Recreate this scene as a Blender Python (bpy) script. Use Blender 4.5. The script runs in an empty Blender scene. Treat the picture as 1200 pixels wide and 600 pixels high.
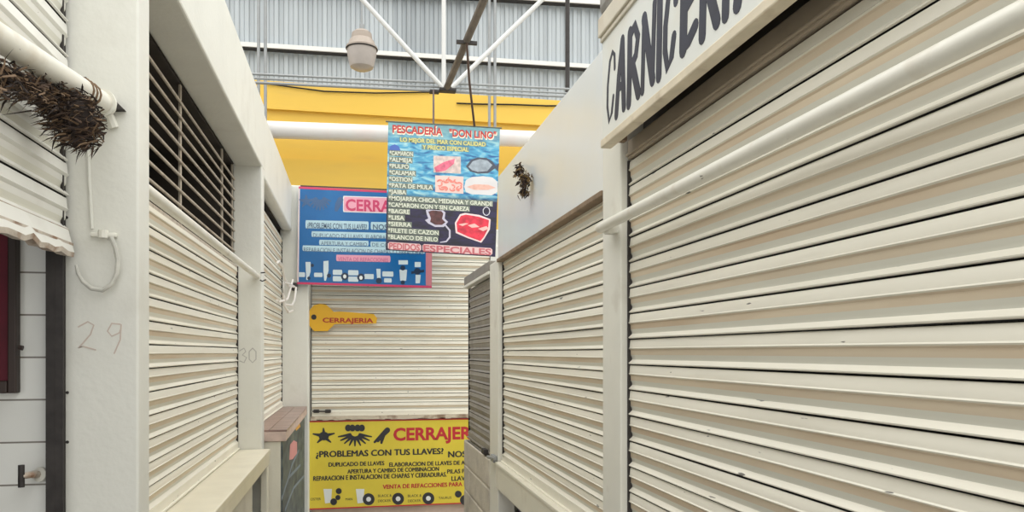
import bpy, math, random
from mathutils import Vector, Matrix

# ------------------------------------------------------------------ camera, sky, exposure
SC = bpy.context.scene
COL = SC.collection
F, CX, HY, TH, CH = 900.0, 600.0, 413.0, math.radians(11.55), 1.6
cs, sn = math.cos(TH), math.sin(TH)
cam = bpy.data.objects.new('camera', bpy.data.cameras.new('camera'))
COL.objects.link(cam)
cam.location = (0, 0, CH)
cam.rotation_euler = (math.pi / 2, 0, -TH)
cam.data.sensor_width = 36
cam.data.lens = F / 1200 * 36
cam.data.shift_y = (HY - 300) / 1200
cam.data.clip_start = 0.02
SC.camera = cam
SC.view_settings.view_transform = 'Standard'
SC.view_settings.look = 'None'
SC.view_settings.gamma = 1
SC.view_settings.use_curve_mapping = False
SC.view_settings.exposure = 1.05

w = bpy.data.worlds.new('sky'); SC.world = w; w.use_nodes = True
nt = w.node_tree; nt.nodes.clear()
out = nt.nodes.new('ShaderNodeOutputWorld'); bg = nt.nodes.new('ShaderNodeBackground')
tc = nt.nodes.new('ShaderNodeTexCoord'); sp = nt.nodes.new('ShaderNodeSeparateXYZ')
mr = nt.nodes.new('ShaderNodeMapRange'); rp = nt.nodes.new('ShaderNodeValToRGB')
nt.links.new(tc.outputs['Generated'], sp.inputs[0]); nt.links.new(sp.outputs['Z'], mr.inputs['Value'])
mr.inputs['From Min'].default_value = -0.1; mr.inputs['From Max'].default_value = 1
rp.color_ramp.elements[0].color = (.42, .42, .41, 1); rp.color_ramp.elements[1].color = (1.6, 1.6, 1.56, 1)
nt.links.new(mr.outputs[0], rp.inputs[0]); nt.links.new(rp.outputs[0], bg.inputs['Color'])
bg.inputs['Strength'].default_value = 1.0
nt.links.new(bg.outputs[0], out.inputs[0])

# ------------------------------------------------------------------ measuring helpers
def ray(px, py):
    a = (px - CX) / F
    return Vector((cs * a + sn, cs - sn * a, (HY - py) / F))
def on_y(px, py, Y):
    r = ray(px, py); return Vector((0, 0, CH)) + r * (Y / r.y)
def on_x(px, py, X):
    r = ray(px, py); return Vector((0, 0, CH)) + r * (X / r.x)

# ------------------------------------------------------------------ materials
MATS = {}
def mat(name, col, rough=.6, metal=0., var=.06, scale=6., stretch=(1, 1, 1), dirt=None, dirt_amt=.5, dirt_scale=3., dirt_thr=(.55, .75),
        scratch=None, scratch_thr=.7, scratch_scale=(40, 40, 40), bump=0., bump_scale=60., alpha=1., trans=0.):
    if name in MATS: return MATS[name]
    m = bpy.data.materials.new(name); m.use_nodes = True
    t = m.node_tree; b = t.nodes['Principled BSDF']
    b.inputs['Roughness'].default_value = rough; b.inputs['Metallic'].default_value = metal
    if trans: b.inputs['Transmission Weight'].default_value = trans
    tcn = t.nodes.new('ShaderNodeTexCoord')
    def noise(sc, st, det=5):
        mp = t.nodes.new('ShaderNodeMapping'); mp.inputs['Scale'].default_value = st
        t.links.new(tcn.outputs['Object'], mp.inputs[0])
        n = t.nodes.new('ShaderNodeTexNoise'); n.inputs['Scale'].default_value = sc; n.inputs['Detail'].default_value = det
        t.links.new(mp.outputs[0], n.inputs['Vector']); return n.outputs['Fac']
    def mix(fac, a, bcol):
        x = t.nodes.new('ShaderNodeMix'); x.data_type = 'RGBA'
        t.links.new(fac, x.inputs[0])
        for k, v in ((6, a), (7, bcol)):
            if isinstance(v, (tuple, list)): x.inputs[k].default_value = (*v[:3], 1)
            else: t.links.new(v, x.inputs[k])
        return x.outputs[2]
    def band(fac, lo, hi, top=1.):
        r = t.nodes.new('ShaderNodeMapRange'); r.inputs['From Min'].default_value = lo; r.inputs['From Max'].default_value = hi
        r.inputs['To Max'].default_value = top; t.links.new(fac, r.inputs['Value']); return r.outputs[0]
    c = mix(band(noise(scale, stretch), .3, .7), tuple(x * (1 - var) for x in col), tuple(min(1, x * (1 + var)) for x in col))
    if dirt: c = mix(band(noise(dirt_scale, stretch, 8), dirt_thr[0], dirt_thr[1], dirt_amt), c, dirt)
    if scratch: c = mix(band(noise(1, scratch_scale, 3), scratch_thr, scratch_thr + .02, .9), c, scratch)
    t.links.new(c, b.inputs['Base Color'])
    if bump:
        bn = t.nodes.new('ShaderNodeBump'); bn.inputs['Strength'].default_value = bump; bn.inputs['Distance'].default_value = .01
        t.links.new(noise(bump_scale, (1, 1, 1)), bn.inputs['Height']); t.links.new(bn.outputs[0], b.inputs['Normal'])
    MATS[name] = m
    return m

WHITE = mat('white_wall_paint', (.72, .715, .655), .55, var=.03, scale=4, dirt=(.50, .47, .40), dirt_amt=.35, dirt_scale=5, dirt_thr=(.56, .8), bump=.12, bump_scale=45)
CREAM = mat('cream_wall_paint', (.70, .665, .55), .6, var=.04, scale=5, dirt=(.45, .40, .31), dirt_amt=.4, dirt_scale=6, bump=.1)
POST = mat('ivory_metal_paint', (.73, .715, .64), .45, var=.03, scale=8, dirt=(.42, .37, .29), dirt_amt=.4, dirt_scale=9, dirt_thr=(.6, .8))
PANEL = mat('glossy_white_panel', (.70, .725, .725), .22, var=.03, scale=2, dirt=(.72, .69, .58), dirt_amt=.5, dirt_scale=1.6, dirt_thr=(.45, .7))
CONC = mat('grey_concrete', (.36, .35, .33), .85, var=.12, scale=5, bump=.3)
DARKM = mat('dark_rusty_metal', (.035, .030, .028), .6, .2, var=.3, scale=30)
STEEL = mat('grey_galvanised_tube', (.30, .31, .31), .45, .3, var=.08, scale=20)
IN_SHADE = mat('interior_shade_plaster', (.06, .05, .04), .9, var=.3, scale=4)  # shade of the stall interiors and roller void put into the colour
BLACK = mat('black_gap', (.012, .011, .010), .9, var=.1)
BROWNP = mat('weathered_brown_wood', (.23, .16, .10), .8, var=.25, scale=12, bump=.3)
YELLOW = mat('yellow_wall_paint', (.76, .49, .07), .55, var=.04, scale=2, dirt=(.62, .40, .08), dirt_amt=.4, dirt_scale=4, stretch=(.4, 1, 2))
INK = mat('black_print', (.03, .03, .035), .5, var=.05)
NAVYINK = mat('navy_brush_paint', (.018, .019, .038), .5, var=.2, scale=25)

# ------------------------------------------------------------------ mesh builder
class MB:
    def __init__(s): s.v = []; s.f = []; s.m = []; s.cuts = []
    def cut(s): s.cuts.append((len(s.v), len(s.f)))
    def add(s, vs, fs, mi=0):
        o = len(s.v); s.v += [Vector(p) for p in vs]
        s.f += [tuple(i + o for i in f) for f in fs]; s.m += [mi] * len(fs)
    def box(s, a, b, mi=0, bev=0.):
        x0, x1 = sorted((a[0], b[0])); y0, y1 = sorted((a[1], b[1])); z0, z1 = sorted((a[2], b[2]))
        bv = min(bev, (x1 - x0) / 3, (y1 - y0) / 3, (z1 - z0) / 3)
        if bv <= 0:
            s.add([(x0, y0, z0), (x1, y0, z0), (x1, y1, z0), (x0, y1, z0), (x0, y0, z1), (x1, y0, z1), (x1, y1, z1), (x0, y1, z1)],
                  [(0, 3, 2, 1), (4, 5, 6, 7), (0, 1, 5, 4), (1, 2, 6, 5), (2, 3, 7, 6), (3, 0, 4, 7)], mi); return
        import bmesh
        bm = bmesh.new(); bmesh.ops.create_cube(bm, size=1)
        for v in bm.verts: v.co = Vector(((x0 + x1) / 2 + v.co.x * (x1 - x0), (y0 + y1) / 2 + v.co.y * (y1 - y0), (z0 + z1) / 2 + v.co.z * (z1 - z0)))
        bmesh.ops.bevel(bm, geom=bm.edges[:], offset=bv, segments=2, affect='EDGES', profile=.5)
        bm.verts.index_update()
        s.add([v.co.copy() for v in bm.verts], [tuple(v.index for v in f.verts) for f in bm.faces], mi); bm.free()
    def tube(s, pts, r, n=10, mi=0, cap=True):
        pts = [Vector(p) for p in pts]
        rs = r if isinstance(r, (list, tuple)) else [r] * len(pts)
        o = len(s.v); up = None
        for i, p in enumerate(pts):
            d = (pts[min(i + 1, len(pts) - 1)] - pts[max(i - 1, 0)]).normalized()
            if up is None: up = Vector((0, 0, 1)) if abs(d.z) < .9 else Vector((1, 0, 0))
            a = d.cross(up).normalized(); b2 = a.cross(d).normalized(); up = b2
            for k in range(n):
                t = 2 * math.pi * k / n
                s.v.append(p + (a * math.cos(t) + b2 * math.sin(t)) * rs[i])
        for i in range(len(pts) - 1):
            for k in range(n):
                s.f.append((o + i * n + k, o + i * n + (k + 1) % n, o + (i + 1) * n + (k + 1) % n, o + (i + 1) * n + k)); s.m.append(mi)
        if cap:
            s.f.append(tuple(o + k for k in range(n))[::-1]); s.m.append(mi)
            e = o + (len(pts) - 1) * n
            s.f.append(tuple(e + k for k in range(n))); s.m.append(mi)
    def lathe(s, c, prof, n=28, mi=0):
        o = len(s.v)
        for r, z in prof:
            for k in range(n):
                t = 2 * math.pi * k / n; s.v.append(Vector((c[0] + r * math.cos(t), c[1] + r * math.sin(t), c[2] + z)))
        for i in range(len(prof) - 1):
            for k in range(n):
                s.f.append((o + i * n + k, o + i * n + (k + 1) % n, o + (i + 1) * n + (k + 1) % n, o + (i + 1) * n + k)); s.m.append(mi)
    def prism(s, P, poly, w0, w1, mi=0):
        n = len(poly); o = len(s.v)
        s.v += [P(u, v, w0) for u, v in poly] + [P(u, v, w1) for u, v in poly]
        s.f += [tuple(o + i for i in range(n)), tuple(o + n + i for i in range(n))]
        s.f += [(o + i, o + (i + 1) % n, o + n + (i + 1) % n, o + n + i) for i in range(n)]
        s.m += [mi] * (n + 2)
    def ribbon(s, P, pts, wd, w0, w1, mi=0):
        """a brush stroke: quads along the line with round ends"""
        ws = wd if isinstance(wd, (list, tuple)) else [wd] * len(pts)
        L = []; R = []
        for i, p in enumerate(pts):
            a = pts[max(i - 1, 0)]; b = pts[min(i + 1, len(pts) - 1)]
            dx, dy = b[0] - a[0], b[1] - a[1]; l = math.hypot(dx, dy) or 1
            nx, ny = -dy / l, dx / l
            L.append((p[0] + nx * ws[i] / 2, p[1] + ny * ws[i] / 2)); R.append((p[0] - nx * ws[i] / 2, p[1] - ny * ws[i] / 2))
        s.rc = getattr(s, 'rc', 0) + 1; w1 = w1 + (s.rc % 12) * .00004
        for i in range(len(pts) - 1): s.prism(P, [L[i], L[i + 1], R[i + 1], R[i]], w0, w1 + .00001 * i, mi)
        for p, wdt in ((pts[0], ws[0]), (pts[-1], ws[-1])):
            s.prism(P, [(p[0] + wdt / 2 * math.cos(t * math.pi / 5), p[1] + wdt / 2 * math.sin(t * math.pi / 5)) for t in range(10)], w0, w1 * .98, mi)

def smooth(me, ang=35):
    for p in me.polygons: p.use_smooth = True
    try: me.set_sharp_from_angle(angle=math.radians(ang))
    except Exception: pass

def link(mb, name, mats, parent=None, sm=False, fixn=True, loc=None):
    import bmesh
    mats = mats if isinstance(mats, (list, tuple)) else [mats]
    if loc is None:
        if parent is not None:
            loc = Vector((0, 0, 0)); q = parent
            while q is not None: loc = loc + q.location; q = q.parent
        else:
            xs = [p.x for p in mb.v]; ys = [p.y for p in mb.v]; zs = [p.z for p in mb.v]
            loc = Vector(((min(xs) + max(xs)) / 2, (min(ys) + max(ys)) / 2, min(zs)))
    me = bpy.data.meshes.new(name)
    me.from_pydata([tuple(p - Vector(loc)) for p in mb.v], [], mb.f)
    for m in mats: me.materials.append(m)
    me.polygons.foreach_set('material_index', mb.m)
    if fixn:
        bm = bmesh.new(); bm.from_mesh(me); bmesh.ops.recalc_face_normals(bm, faces=bm.faces[:]); bm.to_mesh(me); bm.free()
    if sm: smooth(me)
    o = bpy.data.objects.new(name, me); COL.objects.link(o)
    if parent is not None: o.parent = parent
    else: o.location = loc
    return o

def tag(o, label, cat, group=None):
    o['label'] = label; o['category'] = cat
    if group: o['group'] = group
    return o
def struct(mb, name, mats, sm=False):
    o = link(mb, name, mats, sm=sm); o['kind'] = 'structure'; return o
def thing(name, loc, label, cat, group=None):
    o = bpy.data.objects.new(name, None); COL.objects.link(o); o.location = loc; o.empty_display_size = .1
    return tag(o, label, cat, group)

def text_polys(txt, x0, x1, z0, z1, bold=0.):
    """built-in font letters fitted into a rectangle: (verts2d, faces)"""
    cu = bpy.data.curves.new('t', 'FONT'); cu.body = txt; cu.size = 1; cu.offset = bold; cu.resolution_u = 3
    ob = bpy.data.objects.new('t', cu); COL.objects.link(ob)
    dg = bpy.context.evaluated_depsgraph_get(); me = bpy.data.meshes.new_from_object(ob.evaluated_get(dg))
    vs = [(v.co.x, v.co.y) for v in me.vertices]; fs = [tuple(p.vertices) for p in me.polygons]
    bpy.data.objects.remove(ob); bpy.data.curves.remove(cu); bpy.data.meshes.remove(me)
    a0 = min(v[0] for v in vs); a1 = max(v[0] for v in vs)
    sx = (x1 - x0) / (a1 - a0); sz = (z1 - z0) / .72
    return [(x0 + (v[0] - a0) * sx, z0 + v[1] * sz) for v in vs], fs
def add_text(mb, P, txt, x0, x1, z0, z1, wd, bold=0., mi=0):
    vs, fs = text_polys(txt, x0, x1, z0, z1, bold)
    mb.add([P(u, v, wd) for u, v in vs], fs, mi)

# ------------------------------------------------------------------ main planes of the aisle
XR, XL, XO = .72, -.676, -.533          # right stall face, left shutters, left pillar face
ZT_L, ZB_L = 3.08, CH + 1.088           # left fascia top / bottom
SILL = CH - .565
YP1, YP2, YP3, YB = 2.08, 4.70, 6.90, 7.10
YFAR = 8.95

# ---- floor and shells
b = MB(); b.box((-5, -2.5, -.12), (7, 9.2, 0)); struct(b, 'floor', CONC)

def tile_mat():
    m = bpy.data.materials.new('white_ceramic_tile'); m.use_nodes = True; t = m.node_tree; p = t.nodes['Principled BSDF']
    g = t.nodes.new('ShaderNodeNewGeometry'); s = t.nodes.new('ShaderNodeSeparateXYZ'); c = t.nodes.new('ShaderNodeCombineXYZ')
    t.links.new(g.outputs['Position'], s.inputs[0]); t.links.new(s.outputs['X'], c.inputs['X']); t.links.new(s.outputs['Z'], c.inputs['Y'])
    mp = t.nodes.new('ShaderNodeMapping'); mp.inputs['Location'].default_value = (.045, -.028, 0); t.links.new(c.outputs[0], mp.inputs[0])
    br = t.nodes.new('ShaderNodeTexBrick'); br.offset = 0; br.inputs['Scale'].default_value = 1
    br.inputs['Brick Width'].default_value = .21; br.inputs['Row Height'].default_value = .104; br.inputs['Mortar Size'].default_value = .0022
    br.inputs['Color1'].default_value = (.80, .80, .76, 1); br.inputs['Color2'].default_value = (.74, .74, .70, 1); br.inputs['Mortar'].default_value = (.20, .18, .15, 1)
    t.links.new(mp.outputs[0], br.inputs['Vector']); t.links.new(br.outputs['Color'], p.inputs['Base Color']); p.inputs['Roughness'].default_value = .25
    return m
TILE = tile_mat()

XBK = -2.4
b = MB()
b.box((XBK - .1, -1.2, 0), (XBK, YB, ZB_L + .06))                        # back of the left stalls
struct(b, 'wall_left', IN_SHADE)
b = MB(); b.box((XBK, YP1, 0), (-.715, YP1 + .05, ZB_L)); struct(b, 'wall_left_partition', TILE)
b = MB(); b.box((XBK, YP1 + .052, 0), (-.715, YP1 + .10, ZB_L)); struct(b, 'wall_left_inner', IN_SHADE)
b = MB(); b.box((XBK, YP3 + .01, 0), (-.64, YP3 + .1, ZB_L)); struct(b, 'wall_left_end', IN_SHADE)
b = MB(); b.box((XBK, YP2 + .02, 0), (-.70, YP2 + .12, ZB_L)); struct(b, 'wall_left_divider', IN_SHADE)
b = MB(); b.box((XBK, -1.2, ZB_L), (XO - .162, YB, ZB_L + .06)); b.box((XO - .162, YP2 + .13, CH + 1.06), (XO - .092, YP3, CH + 1.14)); struct(b, 'ceiling', IN_SHADE)
# painted fascia over the left stalls with its drop beam
b = MB()
b.box((XO - .155, YP1 + .10, ZB_L), (XO, YP2 + .12, ZT_L), bev=.008)
b.box((XO - .09, YP2 + .12, CH + 1.055), (XO - .004, YP3 + .2, ZT_L - .03), bev=.012)
struct(b, 'beam', WHITE)
# pillars
b = MB(); b.box((-.712, YP1, 0), (XO, YP1 + .105, ZT_L), bev=.006)
p29 = struct(b, 'pillar', WHITE)
b = MB(); b.box((XL - .02, YP2, 0), (XO - .002, YP2 + .12, ZB_L + .01), bev=.006)
p30 = struct(b, 'pillar', WHITE)
b = MB(); b.box((-.635, YP3, 0), (-.397, YB + .08, CH + 1.45), bev=.008)
p31 = struct(b, 'pillar', WHITE)

# hand written numbers on the pillars
P29 = lambda u, v, w_: Vector((u, YP1 - w_, v))
def num(P, strokes, wd, name, m, parent):
    b = MB()
    for s in strokes: b.ribbon(P, s, wd, -.0005, .0006)
    o = link(b, name, m, parent); return o
def pl(pts, Y): return [(on_y(x, y, Y).x, on_y(x, y, Y).z) for x, y in pts]
PENCIL = mat('faded_red_marker', (.56, .47, .41), .8, var=.05)
num(P29, [pl([(92, 383), (103, 377), (110, 381), (106, 392), (92, 408), (98, 406), (112, 410)], YP1),
          pl([(141, 380), (131, 379), (126, 388), (131, 394), (140, 390), (142, 380), (141, 398), (134, 414)], YP1)], .0035, 'painted_number', PENCIL, p29)
GREYM = mat('grey_marker', (.46, .45, .42), .8, var=.05)
P30 = lambda u, v, w_: Vector((u, YP2 - w_, v))
num(P30, [pl([(281, 411), (286, 408), (288, 412), (284, 416), (289, 419), (286, 425), (281, 423)], YP2),
          pl([(296, 408), (292, 412), (292, 421), (296, 425), (300, 421), (300, 412), (296, 408)], YP2)], .006, 'painted_number', GREYM, p30)

b = MB()
for x, y in ((79, 460), (79, 518), (78, 255), (100, 92)):
    p = on_y(x, y, YP1); k = MB(); k.tube([(p.x, YP1 - .001, p.z), (p.x, YP1 + .004, p.z)], .004, 8); link(k, 'nail_head', DARKM, p29)
# ---- right side shell
ZT_R = CH + .905
ZB3 = CH + .44
b = MB(); b.box((2.4, -1.2, 0), (2.5, 5.2, ZB3)); b.box((2.4, -1.2, ZB3), (2.5, 3.9, ZT_R)); struct(b, 'wall_right', WHITE)
b = MB(); b.box((XR + .10, -1.2, ZT_R - .05), (2.4, 3.9, ZT_R)); b.box((XR + .10, 3.9, ZB3), (2.4, 5.2, ZB3 + .05)); struct(b, 'ceiling', WHITE)
b = MB(); b.box((XR + .09, 5.105, 0), (2.4, 5.2, ZB3)); struct(b, 'wall_right_end', WHITE)
b = MB(); b.box((XR + .09, 2.05, 0), (2.4, 2.15, ZT_R - .05)); struct(b, 'wall_right_divider', WHITE)
# posts
def yx(px, X): return on_x(px, 400, X).y
YA0, YA1 = yx(727, XR), yx(706, XR)
YC0, YC1 = yx(583.5, XR), yx(574, XR)
for a, c, top in ((YA0, YA1, ZT_R - .01), (YC0, YC1, CH + .478)):
    b = MB(); b.box((XR, a, 0), (XR + .09, c, top), bev=.005); struct(b, 'pillar', POST)
# upper panel over the second right stall
Z2 = CH + .478
b = MB(); b.box((XR + .002, YA1 - .02, Z2), (XR + .05, YC0 + .01, ZT_R), bev=.004); struct(b, 'wall_right_panel', PANEL)
b = MB(); b.box((XR - .006, YA1 + .001, Z2 - .014), (XR + .03, YC0 + .008, Z2 + .004), bev=.003); struct(b, 'trim_1', BROWNP)
# apron below the second right shutter, and the base of the third
b = MB(); b.box((XR - .012, YA1 + .001, CH - .695), (XR + .09, YC0 - .005, SILL - .0), bev=.005); b.box((XR - .016, YA1 + .001, SILL - .012), (XR + .09, YC0 - .005, SILL + .004), bev=.003)
struct(b, 'trim_2', CREAM)
CRUMB = mat('stained_block_base', (.56, .51, .42), .75, var=.12, scale=9, dirt=(.33, .29, .26), dirt_amt=.6, dirt_scale=5, bump=.3)
b = MB(); b.box((XR + .0, YC1 + .001, 0), (XR + .10, 5.12, SILL - .02), bev=.006)
for k in range(6): b.box((XR - .006, YC1 + .004, .04 + k * .165), (XR + .02, 5.10, .04 + k * .165 + .15), bev=.006)
struct(b, 'wall_right_base', CRUMB)
PURP = mat('purple_painted_board', (.10, .075, .13), .6, var=.3, scale=10)
b = MB()
for k in range(9): b.box((XR + .11, YA1 + .02 + k * .19, .0), (XR + .135, YA1 + .02 + k * .19 + .183, CH - .70), bev=.004)
struct(b, 'wall_right_plinth', PURP)

# ------------------------------------------------------------------ roller shutters
SH_A = mat('shutter_cream_enamel', (.77, .735, .63), .38, var=.05, scale=3, stretch=(1, .5, 6), dirt=(.52, .47, .37), dirt_amt=.35, dirt_scale=4, dirt_thr=(.55, .75),
           scratch=(.05, .045, .04), scratch_thr=.715, scratch_scale=(30, 9, 60))
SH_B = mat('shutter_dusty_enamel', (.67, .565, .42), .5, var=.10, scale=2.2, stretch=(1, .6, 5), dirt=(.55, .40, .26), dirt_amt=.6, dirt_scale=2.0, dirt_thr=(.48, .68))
SH_SHADE = mat('shutter_shaded_enamel', (.66, .645, .56), .42, var=.05, scale=3, stretch=(1, .5, 6))  # down-facing strip of each slat, its shade painted as a greyer tone
WH_A = mat('shutter_white_enamel', (.77, .76, .71), .4, var=.04, scale=3, dirt=(.5, .46, .40), dirt_amt=.4, dirt_scale=6, scratch=(.2, .17, .13), scratch_thr=.72, scratch_scale=(30, 20, 50))
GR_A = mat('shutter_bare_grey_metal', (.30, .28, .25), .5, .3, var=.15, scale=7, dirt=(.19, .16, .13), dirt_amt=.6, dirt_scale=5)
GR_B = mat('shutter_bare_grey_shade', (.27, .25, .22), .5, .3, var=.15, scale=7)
# (u from the top of the slat, how far it stands out in slat heights, paint of the strip that follows)
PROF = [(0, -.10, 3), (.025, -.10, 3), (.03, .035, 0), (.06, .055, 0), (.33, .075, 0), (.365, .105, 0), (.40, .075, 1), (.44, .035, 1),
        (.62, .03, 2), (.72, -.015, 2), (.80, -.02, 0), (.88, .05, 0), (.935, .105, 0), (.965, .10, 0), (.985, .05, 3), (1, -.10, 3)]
def curtain(P, L, ztop, zbot, pitch, mats, parent, seed, wob=.0015):
    rnd = random.Random(seed); b = MB()
    n = max(1, round((ztop - zbot) / pitch)); pitch = (ztop - zbot) / n
    seg = max(2, int(L / .35))
    for i in range(n):
        zt = ztop - i * pitch; off = rnd.uniform(-wob, wob); til = rnd.uniform(-.015, .015)
        cols = []
        ph = rnd.uniform(0, 6); am = rnd.uniform(.0002, .0006)
        o = len(b.v)
        ends = rnd.uniform(-.003, .003)
        for k in range(seg + 1):
            u = L * k / seg + (ends if k in (0, seg) else 0)
            wv = am * math.sin(ph + u * 3.1)
            for (t, d, _) in PROF:
                b.v.append(P(u, zt - t * pitch + wv * (0 < t < 1), d * pitch * 1.15 + off + til * (t - .5) * pitch))
        m = len(PROF)
        for k in range(seg):
            for j in range(m - 1):
                b.f.append((o + k * m + j, o + (k + 1) * m + j, o + (k + 1) * m + j + 1, o + k * m + j + 1)); b.m.append(PROF[j][2])
    ob = link(b, 'curtain', mats, parent, sm=True, fixn=False)
    return ob
def shutter(label, P, L, ztop, zbot, pitch, mats, seed, rail=None, bar=None, group='roller shutters along the market aisle', rails=(1, 1)):
    r = thing('roller_shutter', P(L / 2, zbot, 0), label, 'roller shutter', group)
    curtain(P, L, ztop, zbot + .035, pitch, mats, r, seed)
    b = MB(); b.prism(P, [(0.004, zbot), (L - .004, zbot), (L - .004, zbot + .04), (.004, zbot + .04)], -.012, .012)
    b.prism(P, [(0.004, zbot), (L - .004, zbot), (L - .004, zbot + .006), (.004, zbot + .006)], -.012, .022)
    link(b, 'bottom_bar', bar or mats[0], r)
    for s in (0, 1):
        if not rails[s]: continue
        u0 = -.004 if s == 0 else L - .018
        b = MB()
        b.prism(P, [(u0, zbot), (u0 + .022, zbot), (u0 + .022, ztop), (u0, ztop)], -.022, -.012)
        b.prism(P, [(u0 + (0 if s == 0 else .016), zbot), (u0 + (.006 if s == 0 else .022), zbot), (u0 + (.006 if s == 0 else .022), ztop), (u0 + (0 if s == 0 else .016), ztop)], -.012, .010)
        link(b, 'guide_rail', rail or DARKM, r)
    return r
CREAMS = [SH_A, SH_B, SH_SHADE, BLACK]
# right wall: u runs towards the camera, outwards is -X
def PR(X, Y0): return lambda u, v, w_: Vector((X - w_, Y0 - u, v))
def PL(X, Y0): return lambda u, v, w_: Vector((X + w_, Y0 + u, v))
def PB(Y, X0): return lambda u, v, w_: Vector((X0 + u, Y - w_, v))

S1 = shutter('large cream roller shutter on the right under the butcher sign', PR(XR + .030, YA0 - .004), YA0 + .42, CH + .531, .12, .0705, CREAMS, 11)
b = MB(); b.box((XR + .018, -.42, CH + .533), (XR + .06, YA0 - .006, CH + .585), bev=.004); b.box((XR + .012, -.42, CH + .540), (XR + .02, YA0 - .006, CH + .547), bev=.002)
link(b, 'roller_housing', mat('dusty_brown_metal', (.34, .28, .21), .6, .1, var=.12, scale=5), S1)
b = MB(); b.box((XR + .065, -.42, CH + .50), (XR + .078, YA0 - .006, ZT_R - .06)); link(b, 'void_shade', IN_SHADE, S1)  # dark sheet added for the shade in the void behind the sign
S2 = shutter('cream roller shutter on the right under the plain white panel', PR(XR + .032, YC0 - .004), YC0 - YA1 - .008, Z2, SILL + .004, .0665, CREAMS, 12)
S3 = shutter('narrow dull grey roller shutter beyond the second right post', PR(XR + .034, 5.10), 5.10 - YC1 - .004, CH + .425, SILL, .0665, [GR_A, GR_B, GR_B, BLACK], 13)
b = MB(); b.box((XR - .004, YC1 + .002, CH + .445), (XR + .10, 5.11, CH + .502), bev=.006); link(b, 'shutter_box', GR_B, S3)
b = MB(); b.box((XR - .010, YC1 + .002, CH + .425), (XR + .03, 5.11, CH + .444), bev=.003); link(b, 'box_lip', POST, S3)
S4 = shutter('cream roller shutter on the left below the dark barred grille', PL(XL, YP1 + .11), YP2 - YP1 - .112, CH + .50, SILL + .004, .0765, CREAMS, 14)
S5 = shutter('far left cream roller shutter over the brown tiled counter', PL(-.625, YP2 + .125), YP3 - YP2 - .128, CH + .99, CH - .465, .0765, CREAMS, 15)
RUST = mat('rusty_white_edge', (.50, .44, .37), .7, var=.2, scale=18, dirt=(.22, .11, .05), dirt_amt=.9, dirt_scale=14, dirt_thr=(.5, .65), bump=.4)
S6 = shutter('white roller shutter pulled half up over the tiled stall', PL(-.700, -.40), YP1 + .40 - .012, CH + .98, CH + .262, .088, [WH_A, WH_A, SH_SHADE, BLACK], 16, bar=RUST, rails=(1, 0))
b = MB()
b.box((-.733, YP1 - .035, 0), (-.7135, YP1 - .003, ZB_L)); b.box((-.7135, YP1 - .034, 0), (-.695, YP1 - .026, CH + 1.0)); b.box((-.7135, YP1 - .012, 0), (-.699, YP1 - .004, CH + 1.0))
link(b, 'guide_rail', DARKM, S6)
# raised bottom lip with flaking rust
rnd = random.Random(4); b = MB()
n = 60; top = []; bot = []
for i in range(n + 1):
    y = -.38 + (YP1 + .36) * i / n
    top.append((y, CH + .30)); bot.append((y, CH + .236 + rnd.uniform(-.009, .008)))
o = len(b.v)
for (y, z), (y2, z2) in zip(top, bot):
    b.v += [Vector((-.688, y, z)), Vector((-.674, y, z2 + .012)), Vector((-.676, y, z2)), Vector((-.70, y, z2 + .004)), Vector((-.70, y, z))]
for i in range(n):
    for j in range(5):
        b.f.append((o + i * 5 + j, o + i * 5 + (j + 1) % 5, o + (i + 1) * 5 + (j + 1) % 5, o + (i + 1) * 5 + j)); b.m.append(0 if j == 0 else 1)
link(b, 'bottom_lip', [WH_A, RUST], S6)
# back stall
XB0 = on_y(365, 400, YB).x
S7 = shutter('cream roller shutter closing the locksmith stall at the aisle end', PB(YB, XB0), 1.62, CH + 1.0, CH - .572, .081, CREAMS, 17)
b = MB()
for s in (.01, .10):
    p = on_y(366 + s * 150, 482, YB); b.box((p.x, YB - .03, p.z - .012), (p.x + .05, YB - .004, p.z + .016), bev=.004)
b.tube([on_y(366, 482, YB - .03), on_y(388, 482, YB - .03)], .007)
link(b, 'latch', DARKM, S7)
# small latches on right shutter two
b = MB(); p = on_x(579, 529, XR); b.box((XR - .02, p.y - .09, SILL - .006), (XR - .001, p.y - .0, SILL + .03), bev=.004); b.tube([(XR - .015, p.y - .12, SILL + .02), (XR - .022, p.y + .06, SILL + .005)], .009)
link(b, 'latch', STEEL, S2)
b = MB(); p = on_x(568, 526, XR); b.box((XR - .014, p.y - .05, SILL - .01), (XR + .012, p.y + .03, SILL + .02), bev=.004); link(b, 'latch', DARKM, S3)

# back stall body
b = MB(); b.box((XB0 - .03, YB + .03, CH + 1.0), (2.6, YB + .30, CH + 1.16), bev=.006); struct(b, 'wall_back_lintel', WHITE)
b = MB(); b.box((XB0 + 1.622, YB - .01, 0), (XB0 + 1.74, YB + .1, CH + 1.0), bev=.005); struct(b, 'pillar', WHITE)
b = MB(); b.box((-.384, YB + .005, 0), (2.6, YB + .1, CH - .60), bev=.004); struct(b, 'wall_back_base', mat('pinkish_plaster', (.60, .47, .40), .8, var=.1, scale=6, bump=.2))
b = MB()
rn = random.Random(8)
ns = 40
for i in range(ns):
    x0 = -.384 + 2.0 * i / ns; x1 = -.384 + 2.0 * (i + 1) / ns
    b.box((x0, YB - .05, CH - .603 + rn.uniform(-.006, .004)), (x1, YB + .02, CH - .574), 0)
struct(b, 'trim_3', mat('rusty_cream_ledge', (.60, .52, .40), .7, var=.1, scale=9, dirt=(.20, .11, .06), dirt_amt=.8, dirt_scale=9, dirt_thr=(.52, .66), bump=.3))

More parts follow.
